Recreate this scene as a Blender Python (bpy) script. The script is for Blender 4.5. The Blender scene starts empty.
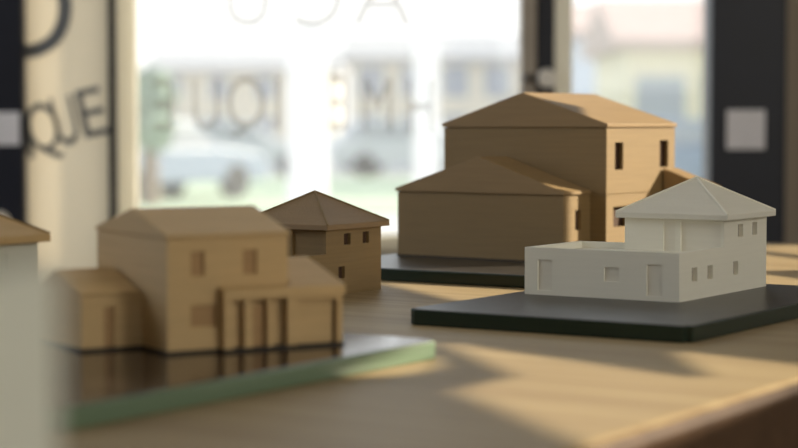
import bpy, bmesh, math, random
from mathutils import Vector, Matrix
random.seed(4)
SC = bpy.context.scene
COL = SC.collection
PI = math.pi
TZ = 0.75          # table top height
PT = 0.010         # plate thickness
K = .983

# ------------------------------------------------------------------ materials
def nodes(name):
    m = bpy.data.materials.new(name); m.use_nodes = True
    nt = m.node_tree; b = nt.nodes['Principled BSDF']
    return m, nt, b

def plain(name, col, rough=.5, metal=0., spec=.5, noise=.0, nscale=20.):
    m, nt, b = nodes(name)
    b.inputs['Base Color'].default_value = (*col, 1)
    b.inputs['Roughness'].default_value = rough
    b.inputs['Metallic'].default_value = metal
    b.inputs['Specular IOR Level'].default_value = spec
    if noise:
        tc = nt.nodes.new('ShaderNodeTexCoord')
        n = nt.nodes.new('ShaderNodeTexNoise'); n.inputs['Scale'].default_value = nscale
        n.inputs['Detail'].default_value = 4
        r = nt.nodes.new('ShaderNodeValToRGB')
        r.color_ramp.elements[0].position = .3; r.color_ramp.elements[1].position = .7
        r.color_ramp.elements[0].color = (*[c*(1-noise) for c in col], 1)
        r.color_ramp.elements[1].color = (*[min(1, c*(1+noise)) for c in col], 1)
        nt.links.new(tc.outputs['Object'], n.inputs['Vector'])
        nt.links.new(n.outputs['Fac'], r.inputs['Fac'])
        nt.links.new(r.outputs['Color'], b.inputs['Base Color'])
    return m

def printed(name, col, rough=.55, layer=900., strength=.25, tiles=False, var=.06):
    """3D printed plastic: fine horizontal layer lines, slight colour mottling"""
    m, nt, b = nodes(name)
    L = nt.links
    tc = nt.nodes.new('ShaderNodeTexCoord')
    b.inputs['Roughness'].default_value = rough
    b.inputs['Specular IOR Level'].default_value = .35
    w = nt.nodes.new('ShaderNodeTexWave'); w.wave_type = 'BANDS'; w.bands_direction = 'Z'
    w.inputs['Scale'].default_value = 480 if tiles else 400
    w.inputs['Distortion'].default_value = .4
    L.new(tc.outputs['Object'], w.inputs['Vector'])
    n = nt.nodes.new('ShaderNodeTexNoise'); n.inputs['Scale'].default_value = 1.
    mp = nt.nodes.new('ShaderNodeMapping'); mp.inputs['Scale'].default_value = (18, 18, 420)
    L.new(tc.outputs['Object'], mp.inputs['Vector']); L.new(mp.outputs['Vector'], n.inputs['Vector'])
    n.inputs['Detail'].default_value = 3
    r = nt.nodes.new('ShaderNodeValToRGB')
    r.color_ramp.elements[0].position = .3; r.color_ramp.elements[1].position = .7
    r.color_ramp.elements[0].color = (*[c*(1-var) for c in col], 1)
    r.color_ramp.elements[1].color = (*[c*(1+var) for c in col], 1)
    L.new(n.outputs['Fac'], r.inputs['Fac']); L.new(r.outputs['Color'], b.inputs['Base Color'])
    bp = nt.nodes.new('ShaderNodeBump'); bp.inputs['Strength'].default_value = strength
    bp.inputs['Distance'].default_value = .0003
    h = w.outputs['Fac']
    if tiles:
        br = nt.nodes.new('ShaderNodeTexVoronoi'); br.inputs['Scale'].default_value = 420
        L.new(tc.outputs['Object'], br.inputs['Vector'])
        mx = nt.nodes.new('ShaderNodeMath'); mx.operation = 'ADD'
        L.new(w.outputs['Fac'], mx.inputs[0]); L.new(br.outputs['Distance'], mx.inputs[1]); h = mx.outputs[0]
        bp.inputs['Distance'].default_value = .0006
    L.new(h, bp.inputs['Height']); L.new(bp.outputs['Normal'], b.inputs['Normal'])
    return m

def wood(name, c0, c1, rough, scale=(2.2, 38, 38), rot=0.):
    m, nt, b = nodes(name); L = nt.links
    tc = nt.nodes.new('ShaderNodeTexCoord')
    mp = nt.nodes.new('ShaderNodeMapping'); mp.inputs['Scale'].default_value = scale
    mp.inputs['Rotation'].default_value = (0, 0, rot)
    L.new(tc.outputs['Object'], mp.inputs['Vector'])
    n = nt.nodes.new('ShaderNodeTexNoise'); n.inputs['Scale'].default_value = 1.6
    n.inputs['Detail'].default_value = 6; n.inputs['Distortion'].default_value = .7
    L.new(mp.outputs['Vector'], n.inputs['Vector'])
    r = nt.nodes.new('ShaderNodeValToRGB')
    r.color_ramp.elements[0].position = .32; r.color_ramp.elements[1].position = .68
    r.color_ramp.elements[0].color = (*c0, 1); r.color_ramp.elements[1].color = (*c1, 1)
    L.new(n.outputs['Fac'], r.inputs['Fac']); L.new(r.outputs['Color'], b.inputs['Base Color'])
    b.inputs['Roughness'].default_value = rough
    b.inputs['Specular IOR Level'].default_value = .13
    bp = nt.nodes.new('ShaderNodeBump'); bp.inputs['Strength'].default_value = .15
    bp.inputs['Distance'].default_value = .0005
    L.new(n.outputs['Fac'], bp.inputs['Height']); L.new(bp.outputs['Normal'], b.inputs['Normal'])
    return m

def translucent(name, col, frac=.6, gain=1.):
    m, nt, b = nodes(name); L = nt.links
    b.inputs['Base Color'].default_value = (*col, 1); b.inputs['Roughness'].default_value = .7
    t = nt.nodes.new('ShaderNodeBsdfTranslucent'); t.inputs['Color'].default_value = (*[min(1, c*gain) for c in col], 1)
    mx = nt.nodes.new('ShaderNodeMixShader'); mx.inputs[0].default_value = frac
    out = nt.nodes['Material Output']
    L.new(b.outputs[0], mx.inputs[1]); L.new(t.outputs[0], mx.inputs[2]); L.new(mx.outputs[0], out.inputs[0])
    return m

def window_glass(name, refl=.05, veil=.065):
    m, nt, b = nodes(name); L = nt.links
    t = nt.nodes.new('ShaderNodeBsdfTransparent'); t.inputs['Color'].default_value = (.96, .97, .97, 1)
    g = nt.nodes.new('ShaderNodeBsdfGlossy'); g.inputs['Roughness'].default_value = .02
    mx = nt.nodes.new('ShaderNodeMixShader'); mx.inputs[0].default_value = refl
    L.new(t.outputs[0], mx.inputs[1]); L.new(g.outputs[0], mx.inputs[2])
    # a pale veil mixed into the pane imitates bright haze over the view
    haze = nt.nodes.new('ShaderNodeBsdfTranslucent'); haze.inputs['Color'].default_value = (.9, .9, .9, 1)
    m2 = nt.nodes.new('ShaderNodeMixShader'); m2.inputs[0].default_value = veil
    L.new(mx.outputs[0], m2.inputs[1]); L.new(haze.outputs[0], m2.inputs[2])
    L.new(m2.outputs[0], nt.nodes['Material Output'].inputs[0])
    return m

def vinyl(name, col, opaque):
    m, nt, b = nodes(name); L = nt.links
    b.inputs['Base Color'].default_value = (*col, 1); b.inputs['Roughness'].default_value = .6
    t = nt.nodes.new('ShaderNodeBsdfTransparent')
    mx = nt.nodes.new('ShaderNodeMixShader'); mx.inputs[0].default_value = opaque
    L.new(t.outputs[0], mx.inputs[1]); L.new(b.outputs[0], mx.inputs[2])
    L.new(mx.outputs[0], nt.nodes['Material Output'].inputs[0])
    return m

TAN = (.275, .186, .084)
M = dict(
    tan=printed('tan_print', TAN),
    tanroof=printed('tan_print_roof', (.32, .215, .115), tiles=True, strength=.35),
    tansmooth=printed('tan_print_smooth', (.32, .215, .105), strength=.15),
    lighttan=printed('light_tan_print', (.62, .43, .21)),
    lightdoor=printed('light_tan_panel', (.44, .27, .12)),
    tandoor=printed('tan_print_panel', (.28, .15, .065)),
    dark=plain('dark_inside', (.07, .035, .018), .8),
    contact_shade=plain('dark_contact_shade', (.03, .022, .016), .7),  # near-black colour standing in for shadow under the houses
    white=printed('white_print', (.90, .87, .76), strength=.12, var=.015),
    whiteroof=printed('white_print_roof', (.88, .85, .75), tiles=True, strength=.45, var=.02),
    whitepanel=printed('white_print_panel', (.87, .83, .72), strength=.1, var=.015),
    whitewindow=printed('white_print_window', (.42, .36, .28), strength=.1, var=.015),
    grey=printed('pale_grey_print', (.80, .81, .71), strength=.1, var=.015),
    platetop=plain('plate_top_dark', (.050, .044, .038), .34, spec=.28, noise=.2, nscale=60),
    platefront=plain('plate_top_glossy', (.038, .030, .024), .13, spec=.30, noise=.15, nscale=60),
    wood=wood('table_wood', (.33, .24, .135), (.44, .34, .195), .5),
    woodside=wood('table_wood_edge', (.075, .042, .024), (.11, .063, .036), .45),  # table side, its shade put into the colour
    woodleg=wood('table_leg_wood', (.20, .12, .06), (.28, .17, .09), .5, (30, 30, 2)),
    navy=plain('navy_frame', (.008, .010, .022), .45, noise=.1),
    black=plain('black_rubber', (.012, .012, .014), .6),
    frame=plain('taupe_frame', (.44, .38, .31), .45, noise=.05),
    creamframe=translucent('cream_frame', (.93, .89, .78), .55),
    beigepanel=translucent('beige_panel', (.86, .80, .68), .62),
    wall=plain('wall_paint', (.42, .38, .32), .8, noise=.03, nscale=6),
    ceil=plain('ceiling_paint', (.55, .52, .47), .85, noise=.02, nscale=5),
    brownwall=plain('brown_wall', (.42, .36, .29), .8, noise=.05, nscale=6),
    floor=wood('floor_boards', (.22, .15, .09), (.30, .21, .13), .4, (1.5, 9, 9)),
    sticker=plain('sticker_grey', (.93, .91, .95), .6, noise=.05),
    knob=plain('pale_knob', (.95, .90, .82), .5),
    steel=plain('dark_steel', (.10, .09, .08), .35, metal=.6),
    glass=window_glass('pane_glass'),
    letters=vinyl('pale_vinyl', (.42, .36, .28), .26),
    darkletters=plain('dark_vinyl', (.20, .21, .22), .7),
    asphalt=plain('pavement', (.55, .54, .53), .9, noise=.05, nscale=.6),
    grass=plain('lawn_grass', (.42, .50, .36), .95, noise=.15, nscale=3),
    cream=plain('cream_render', (.80, .72, .56), .9, noise=.03, nscale=.5),
    stone=plain('pale_beige_render', (.62, .57, .48), .9, noise=.05, nscale=.5),
    bluewall=plain('pale_blue_render', (.55, .60, .68), .9, noise=.03, nscale=.5),
    tile=plain('pinkish_roof_tile', (.50, .38, .34), .9, noise=.08, nscale=2),
    greyroof=plain('grey_roof', (.40, .40, .42), .9, noise=.08, nscale=2),
    housewin=plain('house_window_dark', (.32, .34, .38), .3),
    carblue=plain('car_paint_blue', (.22, .27, .36), .3),
    carsilver=plain('car_paint_silver', (.50, .52, .56), .3),
    carwhite=plain('car_paint_white', (.80, .80, .80), .3),
    tyre=plain('tyre', (.04, .04, .045), .8),
    leaf=plain('foliage', (.24, .31, .24), .95, noise=.3, nscale=4),
    bark=plain('bark', (.20, .15, .11), .9),
    column=plain('white_column', (.88, .88, .88), .7),
)

# green-edged glass: a tinted, partly see-through edge
def edge_glass(name, col, trans):
    m, nt, b = nodes(name); L = nt.links
    b.inputs['Base Color'].default_value = (*col, 1); b.inputs['Roughness'].default_value = .25
    b.inputs['Specular IOR Level'].default_value = .6
    t = nt.nodes.new('ShaderNodeBsdfTranslucent'); t.inputs['Color'].default_value = (*[min(1, c*2.0) for c in col], 1)
    mx = nt.nodes.new('ShaderNodeMixShader'); mx.inputs[0].default_value = trans
    L.new(b.outputs[0], mx.inputs[1]); L.new(t.outputs[0], mx.inputs[2])
    L.new(mx.outputs[0], nt.nodes['Material Output'].inputs[0])
    return m
M['edge_light'] = edge_glass('plate_edge_pale_green', (.22, .32, .21), .3)
M['edge_dark'] = edge_glass('plate_edge_dark_green', (.014, .030, .020), .1)

# ------------------------------------------------------------------ mesh helpers
def box(bm, x0, x1, y0, y1, z0, z1, mi=0):
    vs = [bm.verts.new((x, y, z)) for z in (z0, z1) for (x, y) in ((x0, y0), (x1, y0), (x1, y1), (x0, y1))]
    for f in ((3, 2, 1, 0), (4, 5, 6, 7), (0, 1, 5, 4), (1, 2, 6, 5), (2, 3, 7, 6), (3, 0, 4, 7)):
        fc = bm.faces.new([vs[i] for i in f]); fc.material_index = mi

def prism(bm, pts, d, mi=0):
    """pts: closed 3D polygon; extruded by vector d"""
    a = [bm.verts.new(p) for p in pts]; b = [bm.verts.new(Vector(p)+Vector(d)) for p in pts]
    n = len(a)
    bm.faces.new(a[::-1]).material_index = mi; bm.faces.new(b).material_index = mi
    for i in range(n):
        bm.faces.new((a[i], a[(i+1) % n], b[(i+1) % n], b[i])).material_index = mi

def poly(bm, verts, faces, mi=0):
    vs = [bm.verts.new(v) for v in verts]
    for f in faces: bm.faces.new([vs[i] for i in f]).material_index = mi

def cyl(bm, p0, p1, r0, r1=None, n=20):
    p0, p1 = Vector(p0), Vector(p1); r1 = r0 if r1 is None else r1
    d = (p1-p0).normalized(); a = d.orthogonal().normalized(); b = d.cross(a)
    r = []
    for p, rr in ((p0, r0), (p1, r1)):
        r.append([bm.verts.new(p+(a*math.cos(2*PI*i/n)+b*math.sin(2*PI*i/n))*rr) for i in range(n)])
    bm.faces.new(r[0][::-1]); bm.faces.new(r[1])
    for i in range(n): bm.faces.new((r[0][i], r[0][(i+1) % n], r[1][(i+1) % n], r[1][i]))

def wall(bm, p, d, inn, length, z0, z1, th, openings=()):
    """box-cell wall with rectangular openings; p=start (x,y) on the outer face, d=direction, inn=inward normal,
    openings=(a0,a1,z0,z1)"""
    A = sorted({0., length, *[v for o in openings for v in o[:2] if 0 < v < length]})
    Z = sorted({z0, z1, *[v for o in openings for v in o[2:] if z0 < v < z1]})
    for i in range(len(A)-1):
        for j in range(len(Z)-1):
            ca, cz = (A[i]+A[i+1])/2, (Z[j]+Z[j+1])/2
            if any(o[0] < ca < o[1] and o[2] < cz < o[3] for o in openings): continue
            q = []
            for (s, t) in ((A[i], 0), (A[i+1], 0), (A[i+1], th), (A[i], th)):
                q.append((p[0]+d[0]*s+inn[0]*t, p[1]+d[1]*s+inn[1]*t, Z[j]))
            prism(bm, q, (0, 0, Z[j+1]-Z[j]))

def obj(name, bm, mats, parent=None, bevel=0., seg=2, smooth=False):
    bmesh.ops.remove_doubles(bm, verts=bm.verts, dist=1e-6)
    # drop internal faces shared by neighbouring cells
    seen = {}
    for f in bm.faces:
        seen.setdefault(frozenset(v.index for v in f.verts), []).append(f)
    bm.verts.index_update()
    seen = {}
    for f in bm.faces: seen.setdefault(frozenset(v.index for v in f.verts), []).append(f)
    kill = [f for l in seen.values() if len(l) > 1 for f in l]
    if kill: bmesh.ops.delete(bm, geom=kill, context='FACES')
    bmesh.ops.recalc_face_normals(bm, faces=bm.faces)
    me = bpy.data.meshes.new(name); bm.to_mesh(me); bm.free()
    for m in (mats if isinstance(mats, (list, tuple)) else [mats]): me.materials.append(m)
    if smooth:
        for p in me.polygons: p.use_smooth = True
    o = bpy.data.objects.new(name, me); COL.objects.link(o)
    if parent: o.parent = parent
    if bevel:
        b = o.modifiers.new('bevel', 'BEVEL'); b.width = bevel; b.segments = seg; b.limit_method = 'ANGLE'
        b.angle_limit = math.radians(40)
    return o

def B(fn, *a, **k):
    bm = bmesh.new(); fn(bm, *a, **k); return bm

def boxes(*bs):
    bm = bmesh.new()
    for b in bs: box(bm, *b)
    return bm

def thing(name, label, cat, loc=(0, 0, 0), rz=0., group=None, scale=1.):
    o = bpy.data.objects.new(name, None); COL.objects.link(o)
    o.empty_display_size = .02
    o.location = loc; o.rotation_euler = (0, 0, rz); o.scale = (scale,)*3
    o['label'] = label; o['category'] = cat
    if group: o['group'] = group
    return o

def tag(o, label, cat, group=None):
    o['label'] = label; o['category'] = cat
    if group: o['group'] = group
    return o

def struct(o): o['kind'] = 'structure'; return o

# ------------------------------------------------------------------ model house pieces
def opening_panels(parent, name, face, specs, depth, mat, frame=None):
    """recessed panel behind each opening. face: 'front' (y const) or 'right' (x const)"""
    for (c, a0, a1, z0, z1) in specs:
        bm = bmesh.new()
        if face == 'front':
            box(bm, a0-.0006, a1+.0006, c+depth, c+depth+.0006, z0-.0006, z1+.0006)
        else:
            box(bm, c-depth-.0006, c-depth, a0-.0006, a1+.0006, z0-.0006, z1+.0006)
        obj(name, bm, mat, parent)

def hip_roof(bm, x0, x1, y0, y1, z0, th, apex, ridge=.0011):
    cx, cy = (x0+x1)/2, (y0+y1)/2
    v = [(x0, y0, z0), (x1, y0, z0), (x1, y1, z0), (x0, y1, z0),
         (x0, y0, z0+th), (x1, y0, z0+th), (x1, y1, z0+th), (x0, y1, z0+th), (cx, cy, apex)]
    poly(bm, v, [(3, 2, 1, 0), (0, 1, 5, 4), (1, 2, 6, 5), (2, 3, 7, 6), (3, 0, 4, 7),
                 (4, 5, 8), (5, 6, 8), (6, 7, 8), (7, 4, 8)])

def hip_caps(bm, x0, x1, y0, y1, z, apex, r=.0009):
    c = Vector(((x0+x1)/2, (y0+y1)/2, apex))
    for p in ((x0, y0, z), (x1, y0, z), (x1, y1, z), (x0, y1, z)):
        cyl(bm, Vector(p)+(c-Vector(p))*.01, c, r, r, 8)

def gable_roof(bm, x0, x1, y0, y1, z0, th, apex, ridge_at, along='y'):
    """solid gable lid; ridge runs along 'along', at coordinate ridge_at of the other axis"""
    if along == 'y':
        prism(bm, [(x0, y0, z0), (x1, y0, z0), (x1, y0, z0+th), (ridge_at, y0, apex), (x0, y0, z0+th)], (0, y1-y0, 0))
    else:
        prism(bm, [(x0, y0, z0), (x0, y1, z0), (x0, y1, z0+th), (x0, ridge_at, apex), (x0, y0, z0+th)], (x1-x0, 0, 0))

# ---- two-storey house with a walled roof terrace (the white one and its tan twin)
def terrace_house(root, mat, roofmat, panel, rec, tpanel, wpanel):
    W, D, V0, U1, H1, H2 = .1146, .147, .0715, .0746, .032, .0502
    th = .0036
    fo = [(.0100, .0211, .0032, .0240), (.0602, .0713, .0114, .0209), (.0913, .1027, .0032, .0240)]
    ro = [(.0195, .0283, .0120, .0212), (.0448, .0535, .0119, .0212), (.0880, .0965, .0120, .0213)]
    rup = [(.0954, .1045, .0377, .0465), (.1211, .1298, .0377, .0468)]
    bm = bmesh.new()
    wall(bm, (-W, 0), (1, 0), (0, 1), W, 0, H1, th, fo)                       # front
    wall(bm, (0, th), (0, 1), (-1, 0), D-th, 0, H1, th, [(a-th, b-th, c, d) for a, b, c, d in ro])  # right
    wall(bm, (-W, th), (0, 1), (1, 0), V0+.009-th, 0, H1, th)                 # left
    wall(bm, (-W+th, V0+.009), (1, 0), (0, -1), W-U1-th, 0, H1, th)           # back of terrace
    wall(bm, (-U1, V0+.009), (0, 1), (1, 0), D-V0-.009, 0, H1, th)            # left of tall part
    wall(bm, (-U1+th, D), (1, 0), (0, -1), U1-2*th, 0, H1, th)                # back
    obj('ground_floor_walls', bm, mat, root)
    # terrace floor sunk below the parapet
    bm = boxes((-W+th, -th, th, V0, .0265, .0275), (-W+th, -U1, V0, V0+.009-th, .0265, .0275))
    obj('terrace_floor', bm, mat, root)
    # upper floor
    up = [(.0295, .0385, H1-.004, H2-.0022), (.0425, .0722, H1-.004, H2-.0022)]
    bm = bmesh.new()
    wall(bm, (-U1, V0), (1, 0), (0, 1), U1-th-.0001, .0275, H1, th, up)
    wall(bm, (-U1, V0), (1, 0), (0, 1), U1, H1, H2, th, up)
    wall(bm, (0, V0+th), (0, 1), (-1, 0), D-V0-th, H1, H2, th,
         [(a-V0-th, b-V0-th, c, d) for a, b, c, d in rup])
    wall(bm, (-U1, V0+th), (0, 1), (1, 0), D-V0-th, H1, H2, th, [(.02, .030, .036, .046)])
    wall(bm, (-U1+th, D), (1, 0), (0, -1), U1-2*th, H1, H2, th)
    obj('upper_floor_walls', bm, mat, root)
    # a floor slab inside
    # recessed panels
    for nm, o in zip(('door', 'window', 'door'), fo):
        opening_panels(root, nm, 'front', [(0, -W+o[0], -W+o[1], o[2], o[3])], .0011, panel)
    opening_panels(root, 'window', 'right', [(0, *o) for o in ro], rec, wpanel)
    opening_panels(root, 'window', 'right', [(0, *o) for o in rup], rec, wpanel)
    opening_panels(root, 'terrace_door', 'front', [(V0, -U1+up[0][0], -U1+up[0][1], up[0][2], up[0][3])], .0014, tpanel)
    opening_panels(root, 'terrace_window', 'front', [(V0, -U1+up[1][0], -U1+up[1][1], up[1][2], up[1][3])], .0018, tpanel)
    # roof
    e = .005
    bm = bmesh.new(); hip_roof(bm, -U1-e, e, V0-e, D+e, H2, .0040, .0778)
    rf = obj('roof', bm, roofmat, root, .0004, 1)
    bm = bmesh.new(); hip_caps(bm, -U1-e, e, V0-e, D+e, H2+.0040, .0780)
    obj('hip_ridge_caps', bm, mat, rf)

ROT = math.atan2(-.5453, .8382)
r = thing('model_house', 'white model house with hipped roof and walled roof terrace, on the dark plate at right',
          'model house', (.1817*K, 1.2282*K, TZ+PT), ROT, scale=K)
terrace_house(r, M['white'], M['whiteroof'], M['whitepanel'], .0030, M['whitepanel'], M['whitewindow'])
r = thing('model_house', 'small tan model house with pointed hipped roof, standing on bare wood behind the front house',
          'model house', (-.0892, 1.3033, TZ), ROT, scale=.945)
terrace_house(r, M['tan'], M['tanroof'], M['dark'], .0030, M['tan'], M['dark'])

# ---- big tan house with a low wing
def big_house():
    R = math.atan2(-.5912, .8065)
    r = thing('model_house', 'largest tan model house, tall gabled block with a low gabled wing in front',
              'model house', (.1353*K, 1.5637*K, TZ+PT), R, scale=K)
    th = .003; m = M['tan']
    X0, X1, Y0, Y1 = -.1500, .0155, .0436, .1637
    HS = .0562; HE = .1120
    low = [(.0553-Y0, .0774-Y0, .0285, .0455)]
    upo = [(.0575-Y0, .0716-Y0, .0767, .0997), (.1360-Y0, .1514-Y0, .0775, .1010)]
    def ring(bm, x0, x1, y0, y1, z0, z1, ro=()):
        wall(bm, (x0, y0), (1, 0), (0, 1), x1-x0, z0, z1, th)
        wall(bm, (x1, y0+th), (0, 1), (-1, 0), y1-y0-th, z0, z1, th, [(a-th, b-th, c, d) for a, b, c, d in ro])
        wall(bm, (x0, y0+th), (0, 1), (1, 0), y1-y0-th, z0, z1, th)
        wall(bm, (x0+th, y1), (1, 0), (0, -1), x1-x0-2*th, z0, z1, th)
    bm = bmesh.new(); ring(bm, X0, X1, Y0, Y1, 0, HS, low)
    obj('ground_floor_walls', bm, m, r, 0)
    bm = bmesh.new(); ring(bm, X0, X1, Y0, Y1, HS+.0005, HE, upo)
    ring(bm, X0+.0007, X1-.0007, Y0+.0007, Y1-.0007, HS, HS+.0005)
    obj('upper_floor_walls', bm, m, r, 0)
    for o in low: opening_panels(r, 'window', 'right', [(X1, Y0+o[0], Y0+o[1], o[2], o[3])], .0045, M['dark'])
    for o in upo: opening_panels(r, 'window', 'right', [(X1, Y0+o[0], Y0+o[1], o[2], o[3])], .0045, M['dark'])
    bm = bmesh.new()
    gable_roof(bm, X0-.0015, X1+.0015, Y0-.0015, Y1+.0015, HE+.0006, .0030, .1425, (X0+X1)/2)
    box(bm, X0+.001, X1-.001, Y0+.001, Y1-.001, HE, HE+.0006)
    obj('roof', bm, M['tansmooth'], r, .0005, 1)
    obj('contact_shade_strip', boxes((X0-.0006, X1+.0006, Y0, Y1+.0006, 0, .0013), (-.1697, .0006, -.0006, Y0, 0, .0013)), M['contact_shade'], r)  # dark strip added to imitate the contact shadow on the plate
    # wing
    wd = .1691; we = .0562
    bm = bmesh.new()
    wall(bm, (-wd, 0), (1, 0), (0, 1), wd, 0, we, th)
    wall(bm, (0, th), (0, 1), (-1, 0), Y0-th, 0, we, th, [(.0191-th, .0285-th, .0270, .0437)])
    wall(bm, (-wd, th), (0, 1), (1, 0), Y0-th, 0, we, th)
    obj('wing_walls', bm, m, r)
    opening_panels(r, 'window', 'right', [(0, .0191, .0285, .0270, .0437)], .003, M['dark'])
    bm = bmesh.new()
    gable_roof(bm, -wd-.0018, .0018, -.0018, Y0-.0016, we+.0006, .0026, .0876, -.0835)
    box(bm, -wd+.001, -.001, .001, Y0-.002, we, we+.0006)
    obj('wing_roof', bm, M['tansmooth'], r, .0006, 2)
    # lean-to at the right rear
    bm = bmesh.new()
    ax0, ax1, ay0, ay1 = X1, .058, .142, .1637
    wall(bm, (ax0, ay0), (1, 0), (0, 1), ax1-ax0, 0, .0580, th, [(.006, .030, 0, .052)])
    wall(bm, (ax1, ay0+th), (0, 1), (-1, 0), ay1-ay0-th, 0, .0580, th)
    wall(bm, (ax0, ay1), (1, 0), (0, -1), ax1-ax0-th, 0, .0580, th)
    obj('lean_to_walls', bm, m, r)
    bm = bmesh.new()
    prism(bm, [(ax0+.0016, ay0-.002, .0582), (ax1+.003, ay0-.002, .0582), (ax1+.003, ay0-.002, .0606), (ax0+.0016, ay0-.002, .0765)],
          (0, ay1-ay0+.004, 0))
    obj('lean_to_roof', bm, M['tansmooth'], r, .0004, 1)
big_house()

# ---- front tan house: gabled block, garage and porch at right, lower annex at left
def front_house():
    r = thing('model_house', 'blurred tan model house with garage and side annex, on the front plate at left',
              'model house', (-.1162*K, .9505*K, TZ+PT), math.atan2(.51, .86), scale=K)
    m = M['lighttan']; th = .0024; W = .0679; D = .0937; H = .0585
    fo = [(.0128, .0205, .0388, .0515), (.0419, .0499, .0388, .0515), (.0125, .0272, .0131, .0243)]
    bm = bmesh.new()
    wall(bm, (0, 0), (1, 0), (0, 1), W, 0, H, th, fo)
    wall(bm, (W, th), (0, 1), (-1, 0), D-th, 0, H, th)
    wall(bm, (0, th), (0, 1), (1, 0), D-th, 0, H, th)
    wall(bm, (th, D), (1, 0), (0, -1), W-2*th, 0, H, th)
    obj('walls', bm, m, r)
    for o in fo: opening_panels(r, 'window', 'front', [(0, *o)], .0016, M['lightdoor'])
    bm = bmesh.new()
    gable_roof(bm, -.001, W+.001, -.0015, D+.001, H+.0003, .0014, .0724, .0421, 'x')
    box(bm, .001, W-.001, .001, D-.001, H, H+.0003)
    obj('roof', bm, m, r, .0005, 1)
    # garage and porch
    gx0, gx1, gy = .0286, .0970, -.0060; gh = .0268; gd = .068
    bm = bmesh.new()
    wall(bm, (gx0, gy), (1, 0), (0, 1), gx1-gx0, 0, gh, th,
         [(.0047, .0361, 0, .0262), (.0420, .0651, 0, .0245)])
    wall(bm, (gx1, gy+th), (0, 1), (-1, 0), gd-gy-th, 0, gh, th)
    wall(bm, (gx0, gy+th), (0, 1), (1, 0), -gy-th-.0003, 0, gh, th)
    wall(bm, (W+.0002, gd), (1, 0), (0, -1), gx1-W-th, 0, gh, th)
    obj('garage_walls', bm, m, r)
    obj('garage_door', boxes((.0715, .0924, -.0030, -.0022, 0, .0240)), m, r)
    obj('column', boxes((.0405, .0450, -.0050, -.0008, 0, gh)), m, r)
    obj('column', boxes((.0535, .0560, -.0050, -.0008, 0, gh)), m, r)
    obj('door', boxes((.0460, .0525, -.0016, -.0006, 0, .023)), M['lightdoor'], r)
    # roof: rises from the front eave to a ridge, then falls to the back
    bm = bmesh.new()
    ex0, ex1 = gx0-.0006, gx1+.0012
    prism(bm, [(W+.0016, gy-.001, gh), (W+.0016, gd+.001, gh), (W+.0016, gd+.001, gh+.005),
               (W+.0016, .036, .0441), (W+.0016, gy-.001, gh+.005)], (ex1-W-.0016, 0, 0))
    prism(bm, [(ex0, gy-.001, gh), (ex0, -.0018, gh), (ex0, -.0018, gh+.0063), (ex0, gy-.001, gh+.005)], (W+.0016-ex0, 0, 0))
    obj('garage_roof', bm, m, r)
    obj('contact_shade_strip', boxes((-.0006, W+.0006, -.0006, D+.0006, 0, .0016), (gx0-.0006, gx1+.0006, gy-.0006, gd+.0006, 0, .0016), (-.0336, 0, .0325, .0936, 0, .0016)), M['contact_shade'], r)  # added dark strip, imitates the shadow line where house meets plate
    # annex at the left, set back
    ax0, ay0, ay1, ah = -.0330, .0331, .0930, .0285
    bm = bmesh.new()
    wall(bm, (ax0, ay0), (1, 0), (0, 1), -ax0, 0, ah, th, [(.0120, .0178, 0, .0225)])
    wall(bm, (ax0, ay0+th), (0, 1), (1, 0), ay1-ay0-th, 0, ah, th)
    wall(bm, (ax0+th, ay1), (1, 0), (0, -1), -ax0-th, 0, ah, th)
    obj('annex_walls', bm, m, r)
    opening_panels(r, 'annex_door', 'front', [(ay0, ax0+.0120, ax0+.0178, .0006, .0225)], .0014, M['lightdoor'])
    bm = bmesh.new()
    gable_roof(bm, ax0-.001, -.0015, ay0-.001, ay1+.001, ah+.0002, .0014, .0400, .0670, 'x')
    obj('annex_roof', bm, m, r, .0004, 1)
front_house()

# ---- left edge house: pale walls, brown hipped roof
r = thing('model_house', 'model house with pale grey walls and brown hipped roof, cut off by the left edge',
          'model house', (-.2134-.085*.5453, 1.12-.085*.8382, TZ), ROT)
W2, D2, H2 = .085, .085, .0545
bm = bmesh.new(); th = .0022
wo = [(.018, .027, .040, .049), (.052, .060, .040, .049), (.040, .049, .012, .022)]
wall(bm, (-W2, 0), (1, 0), (0, 1), W2, 0, H2, th, [(.03, .042, .038, .050)])
wall(bm, (0, th), (0, 1), (-1, 0), D2-th, 0, H2, th, [(a-th, b-th, c, d) for a, b, c, d in wo])
wall(bm, (-W2, th), (0, 1), (1, 0), D2-th, 0, H2, th)
wall(bm, (-W2+th, D2), (1, 0), (0, -1), W2-2*th, 0, H2, th)
obj('walls', bm, M['grey'], r)
opening_panels(r, 'window', 'right', [(0, *o) for o in wo], .0012, M['grey'])
opening_panels(r, 'window', 'front', [(0, -W2+.03, -W2+.042, .038, .050)], .0012, M['grey'])
bm = bmesh.new(); e = .0055; hip_roof(bm, -W2-e, e, -e, D2+e, H2, .0045, .0850)
rf = obj('roof', bm, M['lighttan'], r, .0004, 1)
bm = bmesh.new(); hip_caps(bm, -W2-e, e, -e, D2+e, H2+.0045, .0852); obj('hip_ridge_caps', bm, M['tan'], rf)

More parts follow.
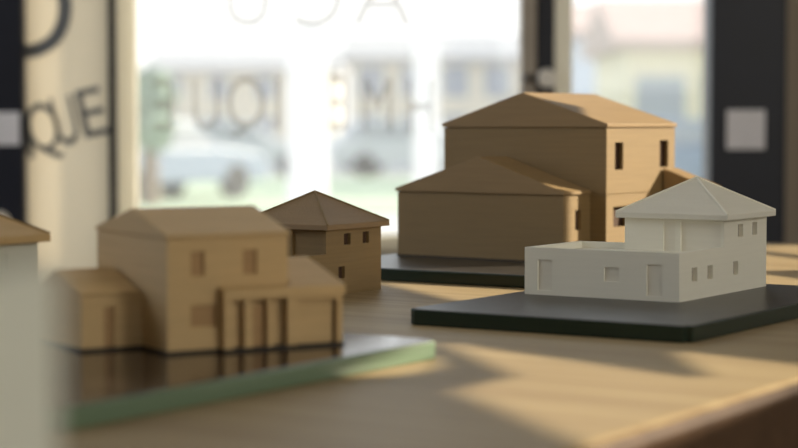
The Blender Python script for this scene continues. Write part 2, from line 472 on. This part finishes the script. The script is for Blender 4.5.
# ---- very near pale house, far out of focus
r = thing('model_house', 'pale grey-white flat-roofed model house, very blurred, nearest the camera at left edge',
          'model house', (-.1050, .350, TZ), ROT)
bm = bmesh.new(); W3, D3, H3 = (.075), .060, .0940; th = .003
fo3 = [(.012, .022, .012, .026), (.050, .062, .0, .026), (.012, .022, .052, .066), (.048, .058, .052, .066)]
wall(bm, (-W3, 0), (1, 0), (0, 1), W3, 0, H3, th, fo3)
wall(bm, (0, th), (0, 1), (-1, 0), D3-th, 0, H3, th)
wall(bm, (-W3, th), (0, 1), (1, 0), D3-th, 0, H3, th)
wall(bm, (-W3+th, D3), (1, 0), (0, -1), W3-2*th, 0, H3, th)
obj('walls', bm, M['grey'], r, 0)
for i, o in enumerate(fo3):
    opening_panels(r, 'door' if i == 1 else 'window', 'front', [(0, -W3+o[0], -W3+o[1], max(o[2], .0006), o[3])], .0014, M['grey'])
obj('flat_roof', boxes((-W3+th, -th, th, D3-th, H3-.006, H3-.0045)), M['grey'], r)

# ------------------------------------------------------------------ glass plates
def plate(corner, rz, sx, sy, label, edgemat, name='glass_plate', top='platetop'):
    """corner: world xy of the near corner; local x to the left-back (negative), y to the back"""
    bm = bmesh.new(); c = .0
    sx *= K; sy *= K
    box(bm, -sx, 0, 0, sy, 0, PT)
    bmesh.ops.recalc_face_normals(bm, faces=bm.faces)
    for f in bm.faces: f.material_index = 0 if f.normal.z > .5 else 1
    es = [e for e in bm.edges if abs(e.verts[0].co.z-e.verts[1].co.z) > PT*.5]
    bmesh.ops.bevel(bm, geom=es, offset=.004, segments=4, affect='EDGES', clamp_overlap=True)
    for f in bm.faces: f.material_index = 0 if f.normal.z > .5 else 1
    o = obj(name, bm, [M[top], edgemat], None, .0011, 2)
    o.location = (corner[0]*K, corner[1]*K, TZ); o.rotation_euler = (0, 0, rz)
    tag(o, label, 'glass plate')
    return o
plate((.1667, 1.0838), ROT, .193, .296, 'dark glass base plate under the white model house', M['edge_dark'])
# big house plate: near corner at its right end
pc = (-.083+.8382*.255, 1.566-.5453*.255)
plate(pc, ROT, .255, .300, 'dark glass base plate under the largest tan model house', M['edge_dark'])
# front plate: its near corner is hidden at the lower left
pc = (.0221-.296*.5453, 1.0190-.296*.8382)
plate(pc, ROT, .210, .296, 'green-edged glass base plate under the blurred front house', M['edge_light'], top='platefront')

# ------------------------------------------------------------------ table
TL, TW, TT = 1.81, .623, .048
r = thing('table', 'long brown wooden table carrying all the model houses', 'table', (.0744-.6*.5453, .7285-.6*.8382, 0), ROT)
bm = bmesh.new(); box(bm, -TW, 0, 0, TL, TZ-TT, TZ)
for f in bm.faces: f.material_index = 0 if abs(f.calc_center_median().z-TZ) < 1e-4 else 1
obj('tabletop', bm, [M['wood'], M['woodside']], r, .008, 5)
for x in (-TW+.05, -.11):
    for y in (.06, TL-.12):
        obj('leg', boxes((x, x+.06, y, y+.06, 0, TZ-TT)), M['woodleg'], r, .003)
obj('apron', boxes((-TW+.06, -.065, .115, .135, TZ-TT-.08, TZ-TT), (-TW+.06, -.065, TL-.105, TL-.085, TZ-TT-.08, TZ-TT),
                   (-TW+.065, -TW+.085, .12, TL-.12, TZ-TT-.08, TZ-TT), (-.085, -.065, .12, TL-.12, TZ-TT-.08, TZ-TT)), M['woodside'], r)

# ------------------------------------------------------------------ room
D = 3.0; CZ = TZ+.125
def gx(px): return (px-399)/1900*D
def gz(py): return CZ-(py-122)/1900*D
RH = 2.7; XL = -1.9
def rw(q, t=0.):  # right wall line, q to the back
    return (1.3-.34*q+.94*t, 1.5+.94*q+.34*t)
struct(obj('floor', boxes((XL-.1, 3.2, -1.7, 3.12, -.06, 0)), M['floor']))
struct(obj('ceiling', boxes((XL-.1, 3.2, -1.7, 3.12, RH, RH+.06)), M['ceil']))
bm = bmesh.new()
wall(bm, (XL, -1.6), (0, 1), (-1, 0), 4.6, 0, RH, .1, [(2.6, 3.9, .9, 2.1)])
struct(obj('wall_left', bm, M['wall']))
bm = bmesh.new()
wall(bm, (XL-.1, -1.6), (1, 0), (0, -1), 4.6, 0, RH, .1, [(2.4, 3.2, 1.0, 2.0)])
struct(obj('wall_front', bm, M['wall']))
# unseen right wall, its holes shaped to cast the sun patches; outlines are (q along the wall, z above the table)
from mathutils.geometry import tessellate_polygon
def holed_wall(bm, q0, q1, z0, z1, holes, th):
    loops = [[(q0, z0), (q1, z0), (q1, z1), (q0, z1)]]+[[(q, z+TZ) for q, z in h] for h in holes]
    tri = tessellate_polygon([[Vector((q, z, 0)) for q, z in l] for l in loops])
    flat = [p for l in loops for p in l]
    f = [bm.verts.new((*rw(q, 0), z)) for q, z in flat]; k = [bm.verts.new((*rw(q, th), z)) for q, z in flat]
    for t in tri:
        bm.faces.new([f[i] for i in t]); bm.faces.new([k[i] for i in reversed(t)])
    i0 = 0
    for l in loops:
        n = len(l)
        for i in range(n):
            a, b = i0+i, i0+(i+1) % n
            bm.faces.new((f[a], f[b], k[b], k[a]))
        i0 += n
def rect(a, b, c, d): return [(a, c), (b, c), (b, d), (a, d)]
sun_holes = [rect(.36, .66, .31, .366), [(.368, .374), (.66, .374), (.66, .672), (.43, .672), (.43, .628), (.368, .628)],
        rect(.185, .352, .43, .587),
        [(-.398, .667), (-.240, .664), (-.199, .642), (-.055, .634), (-.055, .626), (-.090, .622), (-.228, .600), (-.124, .585),
         (-.130, .578), (-.214, .562), (-.246, .573), (-.295, .597), (-.345, .623), (-.402, .654)],
        [(-.110, .641), (-.160, .648), (-.185, .662), (-.182, .680), (-.145, .668), (-.100, .656)],
        [(-.275, .738), (-.225, .740), (-.228, .751), (-.256, .752)]]
bm = bmesh.new(); holed_wall(bm, -3.35, 1.60, 0, RH, sun_holes, .012)
struct(obj('wall_right_sun_mask', bm, M['wall']))

# back wall and shopfront
y = D
bk = bmesh.new()
sill = gz(239)
box(bk, gx(112), gx(708), y, y+.12, 0, sill)
box(bk, gx(112), gx(708), y, y+.12, 2.35, RH)
box(bk, XL-.1, gx(-75), y, y+.12, 0, RH)
box(bk, gx(-75), gx(112), y, y+.12, 2.35, RH)
struct(obj('wall_back', bk, M['wall']))
bk = bmesh.new(); box(bk, gx(783), 1.2, y, y+.12, 0, RH); box(bk, gx(708), gx(783), y, y+.12, 2.35, RH)
struct(obj('wall_back_right', bk, M['brownwall']))
# left door leaf (navy) with a pale square sticker
d = struct(obj('door_1', boxes((gx(-75), gx(27), y-.02, y+.04, 0, 2.35)), M['navy'], None, .003))
obj('sticker', boxes((gx(-4), gx(23), y-.022, y-.0202, gz(145), gz(112))), M['sticker'], d)
k = bmesh.new(); cyl(k, (gx(7), y-.02, gz(220)), (gx(7), y-.05, gz(220)), .008); bmesh.ops.create_uvsphere(k, u_segments=16, v_segments=10, radius=.017, matrix=Matrix.Translation((gx(7), y-.06, gz(220))))
obj('door_knob', k, M['knob'], d, smooth=True)
# right door post (navy)
d = struct(obj('door_2', boxes((gx(708), gx(783), y-.02, y+.06, 0, 2.35)), M['navy'], None, .003))
obj('sticker', boxes((gx(724), gx(762), y-.022, y-.0202, gz(149), gz(110))), M['sticker'], d)

# beige panel with dark lettering
def text_mesh(name, txt, size, mat, loc, parent, mirror=False, rot=0., sx=1., thick=.0008):
    cu = bpy.data.curves.new(name+'_outline', 'FONT'); cu.body = txt; cu.size = size; cu.extrude = thick
    cu.align_x = 'CENTER'
    t = bpy.data.objects.new('tmp', cu); COL.objects.link(t)
    dg = bpy.context.evaluated_depsgraph_get()
    me = bpy.data.meshes.new_from_object(t.evaluated_get(dg))
    bpy.data.objects.remove(t)
    mt = Matrix.Translation(loc) @ Matrix.Rotation(rot, 4, 'Y') @ Matrix.Diagonal((-sx if mirror else sx, 1, 1, 1)) @ Matrix.Rotation(PI/2, 4, 'X')
    me.transform(mt)
    me.materials.clear(); me.materials.append(mat); me.name = name
    o = bpy.data.objects.new(name, me); COL.objects.link(o); o.parent = parent
    return o
w1 = struct(obj('window_1', boxes((gx(27), gx(112), y, y+.006, 0, 2.35)), M['beigepanel']))
text_mesh('lettering', 'D', .24, M['darkletters'], (gx(36), y-.003, gz(58)), w1, rot=-.10, sx=.85)
text_mesh('lettering', 'I', .112, M['darkletters'], (gx(33), y-.003, gz(158)), w1, rot=-.22, sx=.8)
text_mesh('lettering', 'Q', .112, M['darkletters'], (gx(49), y-.003, gz(151)), w1, rot=-.22, sx=.62)
text_mesh('lettering', 'U', .112, M['darkletters'], (gx(71), y-.003, gz(144)), w1, rot=-.22, sx=.55)
text_mesh('lettering', 'E', .112, M['darkletters'], (gx(97), y-.003, gz(136)), w1, rot=-.22, sx=.9)
t = struct(obj('trim_1', boxes((gx(112), gx(118.5), y-.03, y+.03, 0, 2.35)), M['black']))

# main window: frame, pane, lettering read backwards from inside
w2 = struct(obj('window_2', boxes((gx(118.5), gx(137), y-.01, y+.02, sill, 2.35), (gx(137), gx(520), y-.01, y+.05, sill-.02, sill+.006),
                                  (gx(137), gx(520), y-.01, y+.05, 2.32, 2.35)), M['creamframe']))
pn = obj('pane', boxes((gx(137), gx(520), y+.012, y+.018, sill+.006, 2.32)), M['glass'], w2)
def let(ch, cx, base, hpx, wpx):
    nominal = {'I': .2, 'M': .8, 'H': .7}.get(ch, .62)
    size = hpx/1900*D/.70
    text_mesh('lettering', ch, size, M['letters'], (gx(cx), y+.008, gz(base)), w2, mirror=True,
              sx=(wpx/1900*D)/(nominal*size))
for a in (('E', 164, 130, 52, 30), ('U', 206, 130, 52, 28), ('Q', 246, 128, 52, 32), ('I', 278, 128, 52, 8),
          ('E', 340, 130, 56, 28), ('M', 378, 132, 56, 36), ('H', 420, 134, 56, 30)): let(*a)
for a in (('U', 248, 26, 60, 44), ('C', 318, 27, 60, 48), ('A', 382, 26, 60, 56)): let(*a)

t2 = struct(obj('trim_2', boxes((gx(520), gx(535), y-.02, y+.05, 0, 2.35)), M['frame'], None, .002))
t3 = struct(obj('trim_3', boxes((gx(535), gx(553.5), y-.012, y+.05, 0, 2.35)), M['navy'], None, .002))
k = bmesh.new(); cyl(k, (gx(545.5), y-.012, gz(79)), (gx(545.5), y-.045, gz(79)), .016, .013, 24)
obj('handle_rose', k, M['knob'], t3)
k = bmesh.new(); cyl(k, (gx(538), y-.020, gz(79)), (gx(521), y-.034, gz(78.5)), .006, .005, 12)
obj('lever_handle', k, M['steel'], t3)
w3 = struct(obj('window_3', boxes((gx(553.5), gx(571), y-.01, y+.02, sill, 2.35), (gx(571), gx(708), y-.01, y+.05, sill-.02, sill+.006),
                                  (gx(571), gx(708), y-.01, y+.05, 2.32, 2.35)), M['creamframe']))
obj('pane', boxes((gx(571), gx(708), y+.012, y+.018, sill+.006, 2.32)), M['glass'], w3)

# ------------------------------------------------------------------ outdoors
GZ = -.5
def ox(px, d): return (px-399)/1900*d
def oz(py, d): return CZ-(py-122)/1900*d
struct(obj('ground', boxes((-60, 60, 3.3, 140, GZ-.2, GZ)), M['asphalt']))
struct(obj('lawn', boxes((-30, 12, 28, 46, GZ, GZ+.03)), M['grass']))

def car(x, yy, rz, mat, label, s=1.):
    r = thing('car', label, 'car', (x, yy, GZ+.03 if 28 < yy < 46 else GZ), rz, scale=s)
    prof = [(-2.1, .30), (2.1, .30), (2.12, .62), (1.95, .80), (1.05, .92), (-1.75, .95), (-2.08, .80)]
    bm = bmesh.new(); prism(bm, [(a, -.85, b) for a, b in prof], (0, 1.7, 0)); obj('body', bm, mat, r, .06, 3)
    cab = [(-1.70, .94), (1.00, .91), (.35, 1.38), (-1.25, 1.42)]
    bm = bmesh.new(); prism(bm, [(a, -.74, b) for a, b in cab], (0, 1.48, 0)); cb = obj('cabin', bm, mat, r, .05, 3)
    gl = [(-1.52, .97), (.82, .95), (.28, 1.32), (-1.18, 1.35)]
    for sy in (-.765, .745):
        bm = bmesh.new(); prism(bm, [(a, sy, b) for a, b in gl], (0, .02, 0)); obj('side_window', bm, M['housewin'], r)
    for wx in (-1.3, 1.3):
        for wy in (-.86, .68):
            bm = bmesh.new(); cyl(bm, (wx, wy, .31), (wx, wy+.18, .31), .31, .31, 24); obj('wheel', bm, M['tyre'], r, .02, 2)
car(ox(150, 33), 33, .9, M['carblue'], 'dark blue car outside the window, nearest the left frame')
car(ox(235, 47), 47.5, .05, M['carsilver'], 'silver car outside, left of the wide white column')
car(ox(420, 48), 47.5, -.1, M['carsilver'], 'silver car outside, right of the wide white column')
car(ox(395, 54), 54, .1, M['carwhite'], 'white car parked behind the silver one right of the wide white column')
car(ox(690, 33), 33, .1, M['carblue'], 'blue car outside the right-hand window')

def building(label, px0, px1, ytop, d, depth, mat, roofmat, rows, ncols, peak=None, overhang=.3):
    x0, x1, z1 = ox(px0, d), ox(px1, d), oz(ytop, d)
    r = thing('building', label, 'building', ((x0+x1)/2, d, GZ))
    w = x1-x0; h = z1-GZ
    bm = boxes((-w/2, w/2, 0, depth, 0, h)); obj('walls', bm, mat, r)
    bm = bmesh.new()
    pk = peak if peak else 1.5
    if peak is not None:
        gable_roof(bm, -w/2-overhang, w/2+overhang, -overhang, depth+overhang, h, .2, h+pk, 0, 'y')
    else:
        gable_roof(bm, -w/2-overhang, w/2+overhang, -overhang, depth+overhang, h, .2, h+1.2, depth/2, 'x')
    obj('roof', bm, roofmat, r)
    for j in range(rows):
        for i in range(ncols):
            cx = -w/2+w*(i+.5)/ncols; cz = h*(j+.6)/rows
            f = obj('window', boxes((cx-.5, cx+.5, -.05, .01, cz-.6, cz+.6)), M['housewin'], r)
            obj('frame', boxes((cx-.58, cx+.58, -.07, -.05, cz+.6, cz+.68), (cx-.58, cx+.58, -.07, -.05, cz-.68, cz-.6),
                               (cx-.58, cx-.5, -.07, -.05, cz-.6, cz+.6), (cx+.5, cx+.58, -.07, -.05, cz-.6, cz+.6)), M['cream'], f)
    return r
building('long beige building with a low grey roof across the road', 350, 560, 62, 70, 10, M['stone'], M['greyroof'], 2, 5)
building('pale beige building left of the wide white column', 150, 335, 72, 90, 9, M['stone'], M['greyroof'], 2, 4)
building('pale blue-grey house with pinkish tiled roof seen through the right window', 560, 690, 38, 52, 9, M['bluewall'], M['tile'], 1, 1)
building('cream house seen through the right-hand window', 626, 760, 50, 38, 6, M['cream'], M['tile'], 1, 2)

def tree(label, x, yy, h, rr, n=5):
    r = thing('tree', label, 'tree', (x, yy, GZ))
    bm = bmesh.new(); cyl(bm, (0, 0, 0), (0, 0, h*.6), .16, .09, 12); obj('trunk', bm, M['bark'], r)
    bm = bmesh.new()
    for i in range(n):
        a = random.uniform(0, 6.28); q = random.uniform(0, rr*.6)
        bmesh.ops.create_icosphere(bm, subdivisions=3, radius=rr*random.uniform(.5, .8),
                                   matrix=Matrix.Translation((q*math.cos(a), q*math.sin(a), h*random.uniform(.45, .85))))
    for v in bm.verts: v.co += Vector((random.uniform(-1, 1), random.uniform(-1, 1), random.uniform(-1, 1)))*.09
    obj('crown', bm, M['leaf'], r)
tree('leafy tree outside, beside the left window frame', ox(146, 30), 30.5, 2.4, .42, 7)

def post(label, px, d, wd, top):
    r = thing('column', label, 'column', (ox(px, d), d, GZ))
    obj('shaft', boxes((-wd/2, wd/2, -wd/2, wd/2, .12, oz(top, d)-GZ)), M['column'], r, .01)
    obj('base', boxes((-wd/2-.05, wd/2+.05, -wd/2-.05, wd/2+.05, 0, .12)), M['column'], r, .01)
post('wide white column outside the middle of the large window', 307, 22, .42, 28)
post('slim white column outside, right of the wide one', 426, 24, .30, 42)

# ------------------------------------------------------------------ light
wd = bpy.data.worlds.new('sky'); SC.world = wd; wd.use_nodes = True
nt = wd.node_tree; bg = nt.nodes['Background']
tc = nt.nodes.new('ShaderNodeTexCoord'); sp = nt.nodes.new('ShaderNodeSeparateXYZ')
rp = nt.nodes.new('ShaderNodeValToRGB')
rp.color_ramp.elements[0].position = .0; rp.color_ramp.elements[0].color = (1, .98, .95, 1)
rp.color_ramp.elements[1].position = .5; rp.color_ramp.elements[1].color = (.80, .90, 1, 1)
nt.links.new(tc.outputs['Generated'], sp.inputs[0]); nt.links.new(sp.outputs['Z'], rp.inputs['Fac'])
nt.links.new(rp.outputs['Color'], bg.inputs['Color'])
bg.inputs['Strength'].default_value = 1.6

az = math.atan2(.28, .96); el = math.radians(25)
sun = bpy.data.lights.new('sun', 'SUN'); sun.energy = 8.8; sun.angle = math.radians(.38); sun.color = (1, .87, .66)
so = bpy.data.objects.new('sun', sun); COL.objects.link(so)
so.rotation_euler = Vector((math.cos(az)*math.cos(el), math.sin(az)*math.cos(el), math.sin(el))).to_track_quat('Z', 'Y').to_euler()

def area(name, loc, target, sx, sy, e, col):
    l = bpy.data.lights.new(name, 'AREA'); l.shape = 'RECTANGLE'; l.size = sx; l.size_y = sy; l.energy = e; l.color = col
    o = bpy.data.objects.new(name, l); COL.objects.link(o); o.location = loc
    o.rotation_euler = (Vector(loc)-Vector(target)).to_track_quat('Z', 'Y').to_euler()
area('window_daylight_left', (XL+.03, 1.7, 1.6), (0, 1.7, 1.2), 1.4, 1.4, 7, (.85, .93, 1))
area('fill_overhead', (.6, .6, 2.6), (.5, 1.0, 0), 1.2, 1.2, 2.0, (1, .90, .68))  # added fill from above, no visible source
area('fill_behind_camera', (.4, -1.55, 1.6), (.2, 1, 1.0), 1.8, 1.3, 1.2, (1, .93, .78))  # added soft fill behind the camera
area('fill_right_front', (1.75, -.35, 1.45), (.2, 1.2, .8), 1.0, 1.0, 16, (1, .95, .82))  # added fill to brighten the right-hand faces, no window here

# ------------------------------------------------------------------ camera
cam = bpy.data.cameras.new('camera'); co = bpy.data.objects.new('camera', cam); COL.objects.link(co)
co.location = (0, 0, CZ); co.rotation_euler = (PI/2-math.atan(102/1900), 0, 0)
cam.sensor_width = 36; cam.lens = 36*1900/798; cam.clip_start = .02; cam.clip_end = 400
cam.dof.use_dof = True; cam.dof.focus_distance = 1.33; cam.dof.aperture_fstop = 6.2
SC.camera = co
vs = SC.view_settings; vs.view_transform = 'Standard'; vs.look = 'None'; vs.gamma = 1; vs.exposure = 0; vs.use_curve_mapping = False
